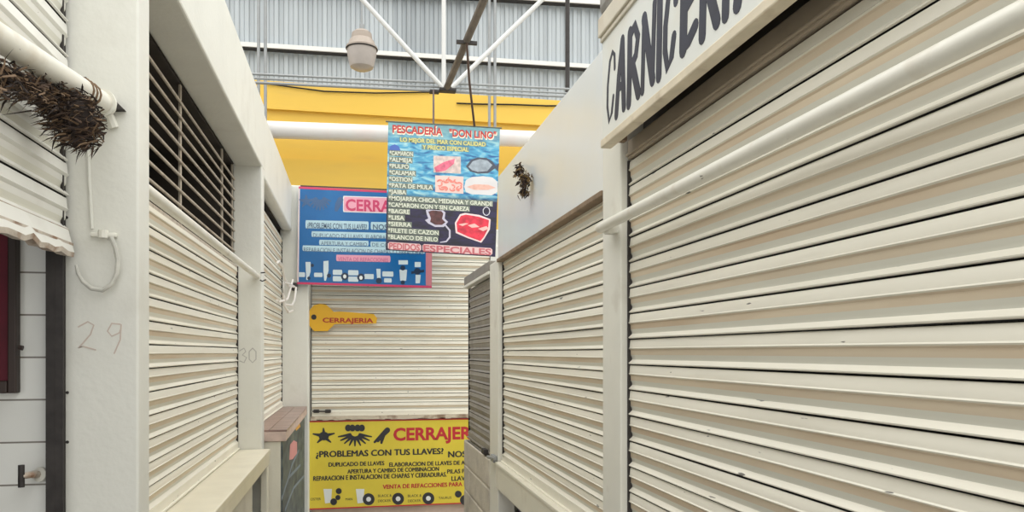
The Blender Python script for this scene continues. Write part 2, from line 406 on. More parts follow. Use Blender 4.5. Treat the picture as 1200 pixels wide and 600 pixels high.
# ------------------------------------------------------------------ counters
STONE = mat('cream_stone_slab', (.74, .69, .55), .35, var=.05, scale=7, dirt=(.55, .48, .36), dirt_amt=.3, dirt_scale=5)
t = thing('counter', (-.57, (YP1 + YP2) / 2, 0), 'cream stone counter below the left shutter and its barred grille', 'counter', 'counters along the left stalls')
b = MB(); b.box((XL - .02, YP1 + .112, SILL - .03), (-.487, YP2 - .004, SILL), bev=.004); b.box((-.53, YP1 + .112, SILL - .085), (-.489, YP2 - .004, SILL - .028), bev=.004)
link(b, 'slab', STONE, t)
b = MB()
b.box((XL + .02, YP1 + .112, 0), (-.56, YP2 - .22, SILL - .031), bev=.004); link(b, 'base', CREAM, t)
b = MB(); b.box((-.53, YP2 - .10, 0), (-.495, YP2 - .01, SILL - .086), bev=.003); link(b, 'leg', CREAM, t)
BTILE = mat('brown_glazed_tile', (.29, .19, .16), .3, var=.2, scale=12, dirt=(.42, .33, .30), dirt_amt=.4, dirt_scale=8)
PINKE = mat('worn_pink_edge', (.55, .42, .36), .6, var=.15, scale=14)
t = thing('counter', (-.55, (YP2 + YP3) / 2, 0), 'brown tiled counter with painted side under the far left shutter', 'counter', 'counters along the left stalls')
zc = CH - .468
b = MB()
for k in range(7):
    y0 = YP2 + .13 + k * (YP3 - YP2 - .14) / 7
    for (xa, xb) in ((-.612, -.510), (-.507, -.405)):
        b.box((xa, y0 + .002, zc - .012), (xb, y0 + (YP3 - YP2 - .14) / 7 - .002, zc), bev=.002)
link(b, 'tiled_top', BTILE, t)
b = MB(); b.box((-.612, YP2 + .128, zc - .07), (-.409, YP3 - .01, zc - .013), bev=.004); link(b, 'edge', PINKE, t)
b = MB(); b.box((-.61, YP2 + .14, 0), (-.440, YP3 - .012, zc - .071), bev=.004); link(b, 'base', CREAM, t)
def mural_mat():
    m = bpy.data.materials.new('faded_mural_paint'); m.use_nodes = True; t2 = m.node_tree; p = t2.nodes['Principled BSDF']
    tcn = t2.nodes.new('ShaderNodeTexCoord'); mp = t2.nodes.new('ShaderNodeMapping'); mp.inputs['Rotation'].default_value = (.6, 0, 0); mp.inputs['Scale'].default_value = (1, 2.2, 6)
    t2.links.new(tcn.outputs['Object'], mp.inputs[0])
    n = t2.nodes.new('ShaderNodeTexNoise'); n.inputs['Scale'].default_value = 2.2; n.inputs['Detail'].default_value = 6; t2.links.new(mp.outputs[0], n.inputs[0])
    r = t2.nodes.new('ShaderNodeValToRGB'); e = r.color_ramp.elements
    e[0].position = .3; e[0].color = (.03, .045, .055, 1); e[1].position = .72; e[1].color = (.14, .165, .14, 1)
    x = e.new(.5); x.color = (.075, .10, .11, 1)
    t2.links.new(n.outputs['Fac'], r.inputs[0]); t2.links.new(r.outputs[0], p.inputs['Base Color']); p.inputs['Roughness'].default_value = .6
    return m
b = MB(); b.box((-.4395, YP2 + .14, .02), (-.430, YP3 - .012, zc - .071)); mural = link(b, 'painted_side', mural_mat(), t)
PM = lambda u, v, w_: Vector((-.430 + w_, u, v))
def pxm(pts): return [(min(on_x(x, y, -.430).y, YP3 - .03), on_x(x, y, -.430).z) for x, y in pts]
b = MB(); b.prism(PM, pxm([(340, 521), (344, 516), (348, 518), (348, 531), (343, 538), (339, 539)]), -.001, .001, 0)
link(b, 'painted_pink_patch', mat('mural_pink', (.62, .27, .27), .6), mural)
b = MB(); b.prism(PM, pxm([(344, 496), (350, 492), (352, 500), (347, 505)]), -.001, .001, 0)
link(b, 'painted_orange_patch', mat('mural_orange', (.72, .36, .06), .6), mural)
b = MB()
for pts in ([(330, 585), (338, 560), (352, 545)], [(334, 598), (344, 572), (356, 558)], [(338, 560), (342, 545), (350, 528)]):
    b.ribbon(PM, pxm(pts), .02, -.001, .0012)
link(b, 'painted_blue_strokes', mat('mural_slate', (.17, .22, .27), .6), mural)

# ------------------------------------------------------------------ barred grille over left shutter
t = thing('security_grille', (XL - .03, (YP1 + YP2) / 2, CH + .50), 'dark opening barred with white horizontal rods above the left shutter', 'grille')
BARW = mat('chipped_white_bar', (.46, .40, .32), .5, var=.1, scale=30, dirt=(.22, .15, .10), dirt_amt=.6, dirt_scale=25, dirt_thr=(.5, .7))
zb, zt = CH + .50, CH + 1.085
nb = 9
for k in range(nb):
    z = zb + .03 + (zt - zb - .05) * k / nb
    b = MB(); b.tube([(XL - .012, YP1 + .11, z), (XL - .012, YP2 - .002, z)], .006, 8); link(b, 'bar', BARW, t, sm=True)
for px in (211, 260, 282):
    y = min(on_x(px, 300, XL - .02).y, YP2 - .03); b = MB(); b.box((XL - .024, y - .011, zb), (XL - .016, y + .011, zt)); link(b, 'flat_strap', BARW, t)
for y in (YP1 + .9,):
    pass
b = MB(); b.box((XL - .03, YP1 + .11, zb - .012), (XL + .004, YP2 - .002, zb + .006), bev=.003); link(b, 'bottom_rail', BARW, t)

# ------------------------------------------------------------------ white poles fixed in front of the shutters
POLE = mat('white_painted_pipe', (.76, .74, .66), .4, var=.04, scale=8, dirt=(.50, .40, .28), dirt_amt=.5, dirt_scale=12, dirt_thr=(.56, .74), scratch=(.1, .08, .06), scratch_thr=.73, scratch_scale=(40, 12, 40))
# right
p0 = on_x(702, 268, .683); p1 = on_x(1200, 15, .683)
d = (p1 - p0).normalized(); pe = p0 + d * 2.2
t = thing('awning_pole', p0, 'long white pole running along the big right shutter', 'pole', 'white poles in front of the shutters')
b = MB(); b.tube([p0, p0 + d * .015, pe], [.012, .0145, .0145], 16); link(b, 'pipe', POLE, t, sm=True)
b = MB(); b.box((.690, p0.y - .06, p0.z - .02), (XR + .001, p0.y - .02, p0.z + .012), bev=.003); link(b, 'bracket', POST, t)
# left, in front of the grille
q0 = Vector((-.560, YP1 + .104, CH + .445)); q1 = Vector((-.560, YP2 - .002, CH + .445))
t = thing('awning_pole', q1, 'thin white pole below the barred grille, fixed to the pillar marked 30', 'pole', 'white poles in front of the shutters')
b = MB(); b.tube([q0, q1], .017, 16); link(b, 'pipe', POLE, t, sm=True)
b = MB(); b.tube([q1 + Vector((.02, -.03, -.025)), q1 + Vector((.03, -.02, -.03)), q1 + Vector((.05, -.012, -.02))], .004, 6)
link(b, 'wire_hook', DARKM, t)
b = MB(); b.tube([q1 + Vector((.02, -.008, .02)), q1 + Vector((.045, -.008, .022))], .004, 6); link(b, 'pin', DARKM, t)
# left, near, with the plant hanging on it
r1 = on_y(127, 125, YP1 - .012); r0 = on_x(0, 45, -.635)
d = (r0 - r1).normalized()
t = thing('awning_pole', r1, 'thick white pole at top left reaching the pillar marked 29', 'pole', 'white poles in front of the shutters')
b = MB(); rk = r1 + d * .70; b.tube([r1, r1 + d * .02, rk, (rk.x - .004, rk.y - .2, rk.z), (rk.x - .004, -.35, rk.z)], [.020, .026, .026, .026, .026], 18); link(b, 'pipe', POLE, t, sm=True)
b = MB(); b.tube([r1 + d * .035, r1 + d * .045], .033, 18); b.tube([r1 + Vector((0, 0, -.02)), r1 + Vector((.01, .008, -.05))], .012, 8); link(b, 'collar', POST, t, sm=True)
b = MB(); k0 = on_y(136, 126, YP1); b.prism(lambda u, v, w_: Vector((u, YP1 - w_, v)), [(k0.x - .005, k0.z + .02), (k0.x + .024, k0.z - .009), (k0.x - .003, k0.z - .011)], 0, .02); link(b, 'wedge', DARKM, t)

# ------------------------------------------------------------------ dried plants
def blades(b, c, dirs, rnd, n, ln, wd, spread, mi=2):
    for i in range(n):
        o = c(rnd.random()); d = (Vector(dirs) + Vector((rnd.gauss(0, spread), rnd.gauss(0, spread), rnd.gauss(0, spread)))).normalized()
        L = ln * rnd.uniform(.5, 1.2); s = d.cross(Vector((rnd.gauss(0, 1), rnd.gauss(0, 1), rnd.gauss(0, 1)))).normalized() * wd * rnd.uniform(.6, 1.3)
        bend = Vector((rnd.gauss(0, .2), rnd.gauss(0, .2), -.25 + rnd.gauss(0, .1))) * L
        pm = o + d * L * .5; pe = o + d * L + bend * .5
        k = (0, 1, 1, 2)[rnd.randrange(4)] if mi == 4 else rnd.randrange(mi)
        th = d.cross(s).normalized() * wd * .5
        b.add([o - s, o + s, pm - s * .8, pm + s * .8, pe, o + th, pm + th], [(0, 1, 3, 2), (2, 3, 4), (0, 5, 6, 2), (5, 1, 3, 6), (2, 6, 4), (6, 3, 4)], k)
DRY1 = mat('dry_brown_leaf', (.065, .036, .02), .8, var=.3, scale=30); DRY2 = mat('dry_dark_leaf', (.025, .015, .011), .85, var=.3, scale=30); DRY3 = mat('dry_straw', (.16, .10, .055), .8, var=.2, scale=30)
rnd = random.Random(21)
YPL = 1.86
ctr = [on_x(-40, 90, -.625), on_x(0, 97, -.625), on_x(30, 103, -.625), on_x(55, 110, -.62), on_x(80, 122, -.615)]
t = thing('dried_plant_bundle', r1 + d * .2, 'dark brown dried plant bundle tied under the pole at top left', 'dried plant', 'dried plants hung up in the aisle')
def path(a):
    a *= len(ctr) - 1.001; i = int(a); f = a - i
    return ctr[i].lerp(ctr[i + 1], f) + Vector((rnd.gauss(0, .008), rnd.gauss(0, .02), rnd.gauss(.006, .013)))
b = MB(); blades(b, path, (-.5, -.3, .02), rnd, 1300, .04, .0022, .3, 4)
link(b, 'leaf_garland', [DRY1, DRY2, DRY3], t)
cc = on_x(90, 139, -.60)
def ball(a):
    v = Vector((rnd.gauss(0, 1), rnd.gauss(0, 1), rnd.gauss(0, 1))).normalized() * (.057 * rnd.random() ** .4)
    return cc + Vector((v.x * 1.15, v.y, v.z * 1.2 - v.x * .25))
b = MB(); blades(b, ball, (-.75, -.2, -.05), rnd, 1200, .034, .0020, .4, 4)
b.lathe((cc.x, cc.y, cc.z), [(.001, -.045), (.025, -.036), (.038, -.01), (.036, .015), (.02, .035), (.001, .043)], 14, 1)
link(b, 'leaf_clump', [DRY1, DRY2, DRY3], t)
b = MB()
for s in (0, .02, .04):
    a0 = r1 + d * (.12 + s); b.tube([a0 + Vector((.027 * math.cos(k), 0, .027 * math.sin(k))) for k in [i * .5236 for i in range(13)]], .003, 6)
    b.tube([a0 + Vector((0, 0, -.026)), cc.lerp(a0, .3)], .003, 5)
link(b, 'tie_string', DRY3, t)
# right one, hanging on the white panel
pr = on_x(612, 200, XR - .02)
t = thing('dried_plant_bundle', on_x(616, 232, XR - .02), 'small brown dried plant sprig hanging on the white panel at right', 'dried plant', 'dried plants hung up in the aisle')
DRY4 = mat('dry_olive_leaf', (.16, .10, .035), .8, var=.3, scale=30)
for (px, py, r_, n) in ((608, 199, .017, 110), (615, 210, .022, 170), (615, 224, .016, 100)):
    c0 = on_x(px, py, XR - .03)
    def cl(a, c0=c0, r_=r_): 
        v = Vector((rnd.gauss(0, .45), rnd.gauss(0, .9), rnd.gauss(0, .55))); return c0 + v * r_
    b = MB(); blades(b, cl, (-.1, .1, -.6), rnd, n, .022, .004, .6, 3)
    b.lathe((c0.x, c0.y, c0.z), [(.001, -r_ * .8), (r_ * .55, -r_ * .4), (r_ * .6, .2 * r_), (.001, r_ * .8)], 10, 1)
    link(b, 'leaf_cluster', [DRY4, DRY2, DRY1], t)
b = MB(); b.tube([on_x(610, 193, XR - .004), on_x(607, 197, XR - .03), on_x(613, 206, XR - .03), on_x(616, 212, XR - .03), on_x(616, 222, XR - .03)], .0035, 6); link(b, 'stem', DRY2, t)

# ------------------------------------------------------------------ hook and bits on pillar 29
t = thing('wall_hook', on_y(112, 340, YP1), 'white bent metal hook on the pillar marked 29', 'hook')
Yh = YP1 - .012
b = MB(); b.tube([on_y(103, 166, YP1 - .004), on_y(105, 215, YP1 - .004), on_y(108, 268, YP1 - .004)], .004, 8); link(b, 'conduit_wire', WHITE, t, sm=True)
b = MB(); b.box(on_y(108, 273, YP1 + .001), on_y(136, 278, YP1 - .016), bev=.003); b.tube([on_y(121, 279, Yh), on_y(121, 270, Yh)], .012, 10); link(b, 'bolt_plate', POST, t, sm=True)
b = MB(); b.tube([on_y(x, y, Yh - .01) for x, y in ((130, 278), (135, 290), (138, 305), (137, 320), (131, 333), (120, 340), (107, 338), (97, 330), (91, 320), (89, 311))], [.006] * 6 + [.0055, .005, .0045, .003], 8)
link(b, 'hook_ring', mat('grey_chipped_paint', (.52, .51, .46), .5, var=.2, scale=30), t, sm=True)

# in the open stall
t = thing('cabinet_frame', on_y(5, 460, YP1), 'dark brown wooden frame with a red panel on the tiled stall wall', 'frame')
a = on_y(22, 285, YP1 - .012)
zc0, zc1 = on_y(10, 461, YP1 - .03).z, CH + .34
b = MB(); b.box((a.x - .45, YP1 - .020, zc0), (a.x - .02, YP1 - .002, zc1)); link(b, 'red_panel', mat('deep_red_cloth', (.11, .006, .018), .7, var=.25, scale=10), t)
DW = mat('dark_brown_wood', (.035, .022, .018), .55, var=.3, scale=14, stretch=(1, 1, .2))
b = MB(); b.box((a.x - .019, YP1 - .028, zc0), (a.x, YP1 - .001, zc1), bev=.003); b.box((a.x - .46, YP1 - .028, zc0 - .0), (a.x - .02, YP1 - .001, zc0 + .03), bev=.003); link(b, 'frame_rail', DW, t)
b = MB(); b.tube([on_y(22, 407, YP1 - .03), on_y(27, 408, YP1 - .03)], .006, 8); link(b, 'peg', DW, t)
t = thing('tap_handle', on_y(38, 570, YP1), 'rusty T-shaped tap handle low on the white tiled wall', 'tap')
b = MB(); b.tube([on_y(25, 545, YP1 - .06), on_y(25, 571, YP1 - .06)], .0075, 8); link(b, 'handle_bar', DARKM, t, sm=True)
b = MB(); b.tube([on_y(25, 558, YP1 - .06), on_y(38, 556, YP1 - .035)], .008, 8); b.tube([on_y(38, 556, YP1 - .035), on_y(47, 556, YP1 + .001)], .009, 8); link(b, 'spindle', RUST, t, sm=True)
b = MB(); b.tube([on_y(46, 556, YP1 - .012), on_y(50, 556, YP1 - .001)], .018, 12); link(b, 'flange', POST, t, sm=True)

# ------------------------------------------------------------------ CARNICERÍA sign
XS = .66
ys_end = yx(706, XS); zs0, zs1 = CH + .562, CH + .845
YS2 = .35
t = thing('shop_sign', (XS + .02, (ys_end + YS2) / 2, zs0), 'long white board painted CARNICERÍA in navy over the big right shutter', 'sign')
b = MB(); b.box((XS, YS2, zs0), (XS + .022, ys_end, zs1)); link(b, 'board', mat('white_sign_board', (.70, .71, .67), .4, var=.03, scale=5, dirt=(.60, .54, .42), dirt_amt=.4, dirt_scale=5), t)
b = MB(); b.box((XS - .005, YS2, zs0 - .006), (XS + .026, ys_end + .004, zs0 + .016), bev=.003); link(b, 'lower_moulding', mat('tan_sign_moulding', (.66, .58, .44), .5, var=.1, scale=12, dirt=(.33, .24, .15), dirt_amt=.6, dirt_scale=16), t)
b = MB(); b.box((XS - .006, YS2, zs1 - .003), (XR, ys_end + .004, zs1 + .010), bev=.003); b.box((XS - .012, YS2, zs1 + .010), (XR + .06, ys_end + .006, zs1 + .062), bev=.004)
link(b, 'upper_moulding', mat('pale_sign_moulding', (.60, .55, .45), .6, var=.1, scale=8, dirt=(.36, .27, .19), dirt_amt=.6, dirt_scale=8), t)
PS = lambda u, v, w_: Vector((XS - w_, u, v))
def lx(px): return yx(px, XS)
zl0, zl1 = CH + .612, CH + .786; H = zl1 - zl0
GL = {
 'C': [([(.95, .72), (.93, .92), (.70, 1), (.40, .90), (.14, .55), (.10, .25), (.30, .0), (.62, .10), (.80, .32)], .17)],
 'A': [([(.12, 0), (.38, .55), (.72, 1)], .26), ([(.72, 1), (.78, .5), (.86, .02)], .27), ([(.3, .36), (.8, .36)], .20)],
 'R': [([(.14, 0), (.2, .5), (.24, .98)], .26), ([(.24, .93), (.62, 1), (.86, .80), (.70, .58), (.3, .48)], .22), ([(.42, .5), (.62, .3), (.88, .02)], .26)],
 'N': [([(.12, 0), (.18, .5), (.24, .97)], .17), ([(.24, .95), (.5, .5), (.78, .03)], .24), ([(.78, .04), (.84, .5), (.92, 1)], .17)],
 'I': [([(.4, 0), (.5, .5), (.6, 1)], .55)],
 'E': [([(.20, .06), (.25, .5), (.30, .94)], .34), ([(.2, .08), (.55, .10), (.95, .20)], .26), ([(.3, .5), (.8, .58)], .24), ([(.3, .92), (.95, 1)], .22)],
}
spots = [('C', 711, 721), ('A', 721, 733), ('R', 735, 750), ('N', 751, 769), ('I', 769, 777), ('C', 778, 793), ('E', 797, 816), ('R', 820, 843), ('I', 846, 857), ('A', 861, 890)]
b = MB()
for ch, xa, xb in spots:
    ya, yb_ = lx(xa), lx(xb); wdt = ya - yb_
    for pts, sw in GL[ch]:
        b.ribbon(PS, [(ya - p[0] * wdt, zl0 + p[1] * H) for p in pts], sw * wdt * (1.15 if (ch, xa) == ('C', 711) else 2.1 if ch == 'C' else 1.4), 0, .0008)
ya = lx(852); b.ribbon(PS, [(ya, zl1 + .012), (ya - .02, zl1 + .035)], .014, 0, .0008)
link(b, 'lettering', NAVYINK, t)
b = MB(); b.box((XS + .022, ys_end - .03, zs0 + .01), (XR, ys_end - .004, zs1 - .01)); b.box((XS + .022, YS2, zs1 - .02), (XR + .05, ys_end - .03, zs1 - .002)); link(b, 'backing_frame', BROWNP, t)
b = MB(); b.box((XS - .012, ys_end - .10, zs1 + .064), (XR + .05, ys_end + .004, zs1 + .125), bev=.02); b.box((XS, ys_end - .22, zs1 + .064), (XR + .04, ys_end - .12, zs1 + .10), bev=.012)
tag(link(b, 'mortar_lump', mat('grey_mortar', (.25, .24, .22), .9, var=.25, scale=20, bump=.6, bump_scale=40)), 'rough grey mortar lumps on top of the butcher sign end', 'mortar')

# ------------------------------------------------------------------ printed banners
def ring(cx, cy, rx, ry, n=20): return [(cx + rx * math.cos(2 * math.pi * k / n), cy + ry * math.sin(2 * math.pi * k / n)) for k in range(n)]
class Sheet:
    """a printed sheet facing the aisle at depth Y; print coordinates are read off as pixels and turned into metres on the sheet"""
    def __init__(s, Y, root): s.Y = Y; s.root = root; s.k = 0
    def P(s, u, v, w_): return Vector((u, s.Y - w_, v))
    def q(s, x, y): p = on_y(x, y, s.Y); return (p.x, p.z)
    def poly(s, pts, lay=1, b=None, mi=0):
        b = b or MB(); b.cut(); b.prism(s.P, [s.q(*p) for p in pts], 0, .0007 * lay, mi); return b
    def rect(s, x0, y0, x1, y1, **k): return s.poly([(x0, y0), (x1, y0), (x1, y1), (x0, y1)], **k)
    def text(s, b, txt, x0, x1, yb, yt, lay=2, bold=0., mi=0, heavy=0.):
        b.cut()
        a = s.q(x0, yb); c = s.q(x1, yb); tz = s.q(x0, yt)
        add_text(b, s.P, txt, a[0], c[0], a[1], tz[1], .0007 * lay, bold, mi)
        if heavy: add_text(b, s.P, txt, a[0] + heavy, c[0] + heavy, a[1], tz[1], .0007 * lay + .0002, bold, mi); add_text(b, s.P, txt, a[0] + heavy / 2, c[0] + heavy / 2, a[1] + heavy / 2, tz[1] + heavy / 2, .0007 * lay + .0004, bold, mi)
    def put(s, b, name, m, label=None):
        if len(b.cuts) < 2 or b.cuts[0] != (0, 0):
            return link(b, name, m, s.root)
        cuts = b.cuts + [(len(b.v), len(b.f))]
        for (v0, f0), (v1, f1) in zip(cuts, cuts[1:]):
            k = MB(); k.v = b.v[v0:v1]; k.f = [tuple(i - v0 for i in f) for f in b.f[f0:f1]]; k.m = b.m[f0:f1]
            if k.v: o = link(k, name, m, s.root)
        return o
def flat(name, col, rough=.35, var=.05, scale=8): return mat(name, col, rough, var=var, scale=scale)
YELP = flat('yellow_print', (.78, .60, .05)); REDP = flat('red_print', (.52, .03, .04)); WHP = flat('white_print', (.78, .80, .78)); PINKP = flat('pink_print', (.82, .33, .42))

# yellow locksmith sign at the back
t = thing('shop_sign', (.6, YB - .03, CH - 1.42), 'yellow CERRAJERÍA sign board below the locksmith shutter', 'sign', 'printed locksmith signs')
YY = YB - .035
s = Sheet(YY, t)
TL = on_y(361, 493.5, YY); ZB = on_y(361, 597.5, YY).z; X1 = 1.62
b = MB(); b.box((TL.x, YY, ZB), (X1, YY + .03, TL.z)); s.put(b, 'board', mat('yellow_sign_sheet', (.72, .575, .055), .35, var=.06, scale=4, dirt=(.72, .50, .05), dirt_amt=.5, dirt_scale=3))
b = MB(); e = .011
for (xa, xb, za, zb_) in ((TL.x, X1, ZB, ZB + e), (TL.x, X1, TL.z - e, TL.z), (TL.x, TL.x + e, ZB, TL.z), (X1 - e, X1, ZB, TL.z)): b.box((xa, YY - .0012, za), (xb, YY + .001, zb_))
s.put(b, 'red_border', REDP)
b = MB()
s.text(b, 'CERRAJERÍA', 461, 571, 516, 501.5, 2, .035); s.put(b, 'heading', REDP)
b = MB()
s.text(b, '¿PROBLEMAS CON TUS LLAVES?', 370, 519, 536, 528.8, 2, heavy=.007)
s.text(b, 'NOSOTROS SI', 525, 590, 536, 528.8, 2, heavy=.007)
s.text(b, 'DUPLICADO DE LLAVES', 385, 450, 547, 542, 2, heavy=.004); s.text(b, 'ELABORACION DE LLAVES DE AUTO', 456, 557, 547, 542, 2, heavy=.004)
s.text(b, 'APERTURA Y CAMBIO DE COMBINACION', 407, 514, 555, 550, 2, heavy=.004); s.text(b, 'PILAS PARA CONTROL', 524, 590, 555, 550, 2, heavy=.004)
s.text(b, 'REPARACION E INSTALACION DE CHAPAS Y CERRADURAS.', 367, 523, 563.5, 558, 2, heavy=.004); s.text(b, 'LLAVES DE CHIP', 529, 580, 563.5, 558, 2, heavy=.004)
s.text(b, 'OSTER', 364, 376, 586.5, 583.5, 2); s.text(b, 'MAN', 405, 413, 586.5, 583.5, 2)
for x in (443, 478): s.text(b, 'BLACK &', x, x + 16, 582.5, 579.5, 2); s.text(b, 'DECKER', x, x + 15, 588.5, 585.5, 2)
s.text(b, 'TAURUS', 514, 529, 585, 582, 2)
s.put(b, 'text_line', INK)
b = MB(); s.text(b, 'VENTA DE REFACCIONES PARA LICUADORAS', 448.5, 582, 573, 568, 2, heavy=.004); s.put(b, 'red_line', REDP)
b = MB()
R_ = lambda pts, wd, bb: bb.ribbon(s.P, [s.q(*p) for p in pts], wd, 0, .0014)
b.cut()
for k in range(5):                                                    # five-pointed key tool
    a = math.radians(20 + 72 * k); R_([(379.5 + 2 * math.cos(a), 511 - 2 * math.sin(a)), (379.5 + 13 * math.cos(a), 511 - 9 * math.sin(a))], [.035, .012], b)
b.prism(s.P, [s.q(*p) for p in ring(379.5, 511, 6, 5)], 0, .0030)
b.cut()
for k in range(9):                                                    # fan of keys
    a = math.radians(195 + 150 * k / 8); R_([(416 + 6 * math.cos(a), 508 - 5 * math.sin(a)), (416 + 20 * math.cos(a), 508 - 14.5 * math.sin(a))], [.028, .012], b)
for i, x in enumerate((408, 413, 419, 424)): b.prism(s.P, [s.q(*p) for p in ring(x, 501.5, 3.6, 4)], 0, .0030 + i * .0003)
b.cut()
for k, (x, y) in enumerate(((439, 518), (443, 517), (447, 519))): R_([(454, 504), (449, 509), (x, y)], [.05, .045, .02], b)
s.put(b, 'key_picture', INK)
b = MB(); b2 = MB()
for x in (383, 421):
    b.cut(); b.prism(s.P, [s.q(*p) for p in ((x - 4, 573), (x + 6, 573), (x + 5, 589), (x - 2, 590))], 0, .0008)
for (x, y, r_) in ((397, 575.5, 3.5), (396, 583, 3), (391, 588, 4), (432, 585, 7), (466.5, 584.5, 7), (502, 584, 7), (545, 586, 6), (537, 579, 4)):
    b2.cut(); b2.prism(s.P, [s.q(*p) for p in ring(x, y, r_, r_)], 0, .0016)
    if r_ == 7: b.cut(); b.prism(s.P, [s.q(*p) for p in ring(x, y, 2.8, 2.8)], 0, .0022)
s.put(b, 'picture', WHP); s.put(b2, 'spare_part_picture', INK)

# key shaped sign
YK = YB - .06
t = thing('key_sign', on_y(400, 390, YK), 'yellow key-shaped CERRAJERIA sign in front of the locksmith shutter', 'sign', 'printed locksmith signs')
s = Sheet(YK, t)
KY = mat('amber_sign_plate', (.80, .44, .015), .4, var=.06, scale=6)
kp = [(360, 371), (363, 363), (368, 357.5), (375, 356), (382, 357), (387, 361), (391, 365.5), (398, 365), (420, 366.5), (438, 368), (442, 373), (441, 379), (425, 379.5), (398, 379.5), (392, 380), (388, 384), (384, 388), (368, 388), (363, 382)]
hole = ring(367.8, 371.6, 3.2, 3.2, 10)
b = MB()
b.prism(s.P, [s.q(*p) for p in kp], -.012, 0); s.put(b, 'key_plate', KY)
b = MB(); b.prism(s.P, [s.q(*p) for p in hole], 0, .001); s.put(b, 'key_hole', DARKM)
b = MB(); s.text(b, 'CERRAJERIA', 378, 437.5, 377.7, 372.3, 2, .035); s.put(b, 'lettering', flat('red_sign_letters', (.42, .03, .01)))
b = MB(); b.tube([on_y(361, 352, YK + .01), on_y(361, 392, YK + .01)], .012, 8); b.tube([on_y(368, 371, YK), (on_y(368, 371, YK).x, YB - .012, on_y(368, 371, YK).z)], .01, 8)
s.put(b, 'mounting_strip', KY)

# blue locksmith banner
YBL = YP3 - .06
t = thing('banner', on_y(427, 337, YBL), 'blue CERRAJERIA vinyl banner with pink border, behind the fish banner', 'banner', 'printed locksmith signs')
s = Sheet(YBL, t)
c = [on_y(350, 218.5, YBL), on_y(507, 226, YBL), on_y(506, 337.5, YBL), on_y(348, 333, YBL)]
BLU = mat('blue_print_vinyl', (.006, .125, .36), .3, var=.12, scale=3, dirt=(.015, .21, .48), dirt_amt=.4, dirt_scale=2.5)
b = MB(); b.prism(s.P, [(p.x, p.z) for p in c], -.004, 0); s.put(b, 'vinyl_sheet', BLU)
b = MB()
PKB = flat('magenta_print', (.60, .045, .13))
for pts in ([(350, 218.5), (507, 226), (507, 228.5), (350, 221)], [(348, 330.5), (506, 335), (506, 337.5), (348, 333)]): s.poly(pts, b=b)
s.put(b, 'magenta_border', PKB)
b = MB(); s.poly([(350, 221), (351.5, 221), (350, 331), (348, 331)], b=b); s.put(b, 'pale_hem', flat('pale_pink_print', (.75, .62, .62)))
b = MB(); s.poly([(499, 228), (507, 228.5), (506, 335), (499, 334.5)], b=b); s.put(b, 'reflection_strip', flat('rose_reflection', (.55, .20, .24)))  # pinkish reflection on the vinyl, painted as a flat strip
b = MB(); s.poly([(352, 218.6), (430, 222), (507, 226), (507, 224.2), (430, 220.3), (352, 217)], b=b); s.put(b, 'top_hem', flat('dark_hem', (.05, .03, .03)))
def rrect(x0, y0, x1, y1, sl=.03, r=2.0):
    h = (y1 - y0); k = [(x0 + r * .3, y0), (x1 - r * .3, y0), (x1, y0 + r), (x1, y1 - r), (x1 - r * .3, y1), (x0 + r * .3, y1), (x0, y1 - r), (x0, y0 + r)]
    return [(x, y + (x - x0) * sl) for x, y in k]
LB = flat('pale_blue_print', (.47, .66, .74))
b = MB(); s.poly(rrect(402, 229.5, 500, 248.5), b=b); s.put(b, 'heading_halo', WHP)
b = MB(); s.poly(rrect(403, 230.5, 499, 247.5), lay=2, b=b); s.put(b, 'heading_label', flat('rose_print', (.80, .36, .46)))
b = MB(); s.text(b, 'CERRAJERÍA', 405, 497, 246.3, 233, 3, .03); s.put(b, 'heading', flat('crimson_print', (.58, .05, .14)))
b = MB()
bars = [(358, 258, 432, 267.5), (434.5, 260, 492, 269), (365, 271, 494, 277.5), (374, 281, 432, 287), (434, 283, 494, 289), (354.5, 287.5, 498, 294)]
for (x0, y0, x1, y1) in bars: s.poly(rrect(x0, y0, x1, y1, .022), b=b)
s.put(b, 'text_halo', LB)
b = MB()
GT = flat('slate_print', (.10, .16, .24))
s.text(b, '¿PROBLEMAS CON TUS LLAVES?', 360, 430, 267, 260.5, 3, .02); s.text(b, 'NOSOTROS SI', 437, 490, 268.8, 262.5, 3, .02)
s.text(b, 'DUPLICADO DE LLAVES  ELABORACION DE LLAVES', 367, 492, 278, 273, 3); s.text(b, 'APERTURA Y CAMBIO', 376, 430, 287, 282.5, 3); s.text(b, 'DE COMBINACION', 436, 492, 288.6, 284.5, 3)
s.text(b, 'REPARACION E INSTALACION DE CHAPAS Y CERRADURAS', 356, 496, 295, 289.8, 3)
s.put(b, 'text_line', GT)
b = MB(); s.poly(rrect(394, 298.5, 457.5, 306, .02), b=b); s.put(b, 'pink_label', flat('rose_label_print', (.78, .34, .46)))
b = MB(); s.text(b, 'VENTA DE REFACCIONES', 396, 455, 305.6, 301, 3); s.put(b, 'pink_label_lettering', flat('crimson_small_print', (.55, .12, .25)))
b = MB(); b2 = MB()
for pts in ([(358, 307), (364, 307), (364, 318), (361, 328), (359, 328)], [(379, 306), (385, 305.5), (385, 317), (382, 329), (380, 329), (379, 318)],
            [(467, 305), (478, 305), (478, 310), (467, 310)], [(468, 316), (477, 316), (476, 329), (469, 329)], [(486, 307), (493, 307), (493, 313), (486, 313)], [(487, 322), (493, 322), (492, 332), (487, 332)], [(441, 315), (446, 315), (446, 327), (442, 327)]):
    s.poly(pts, b=b)
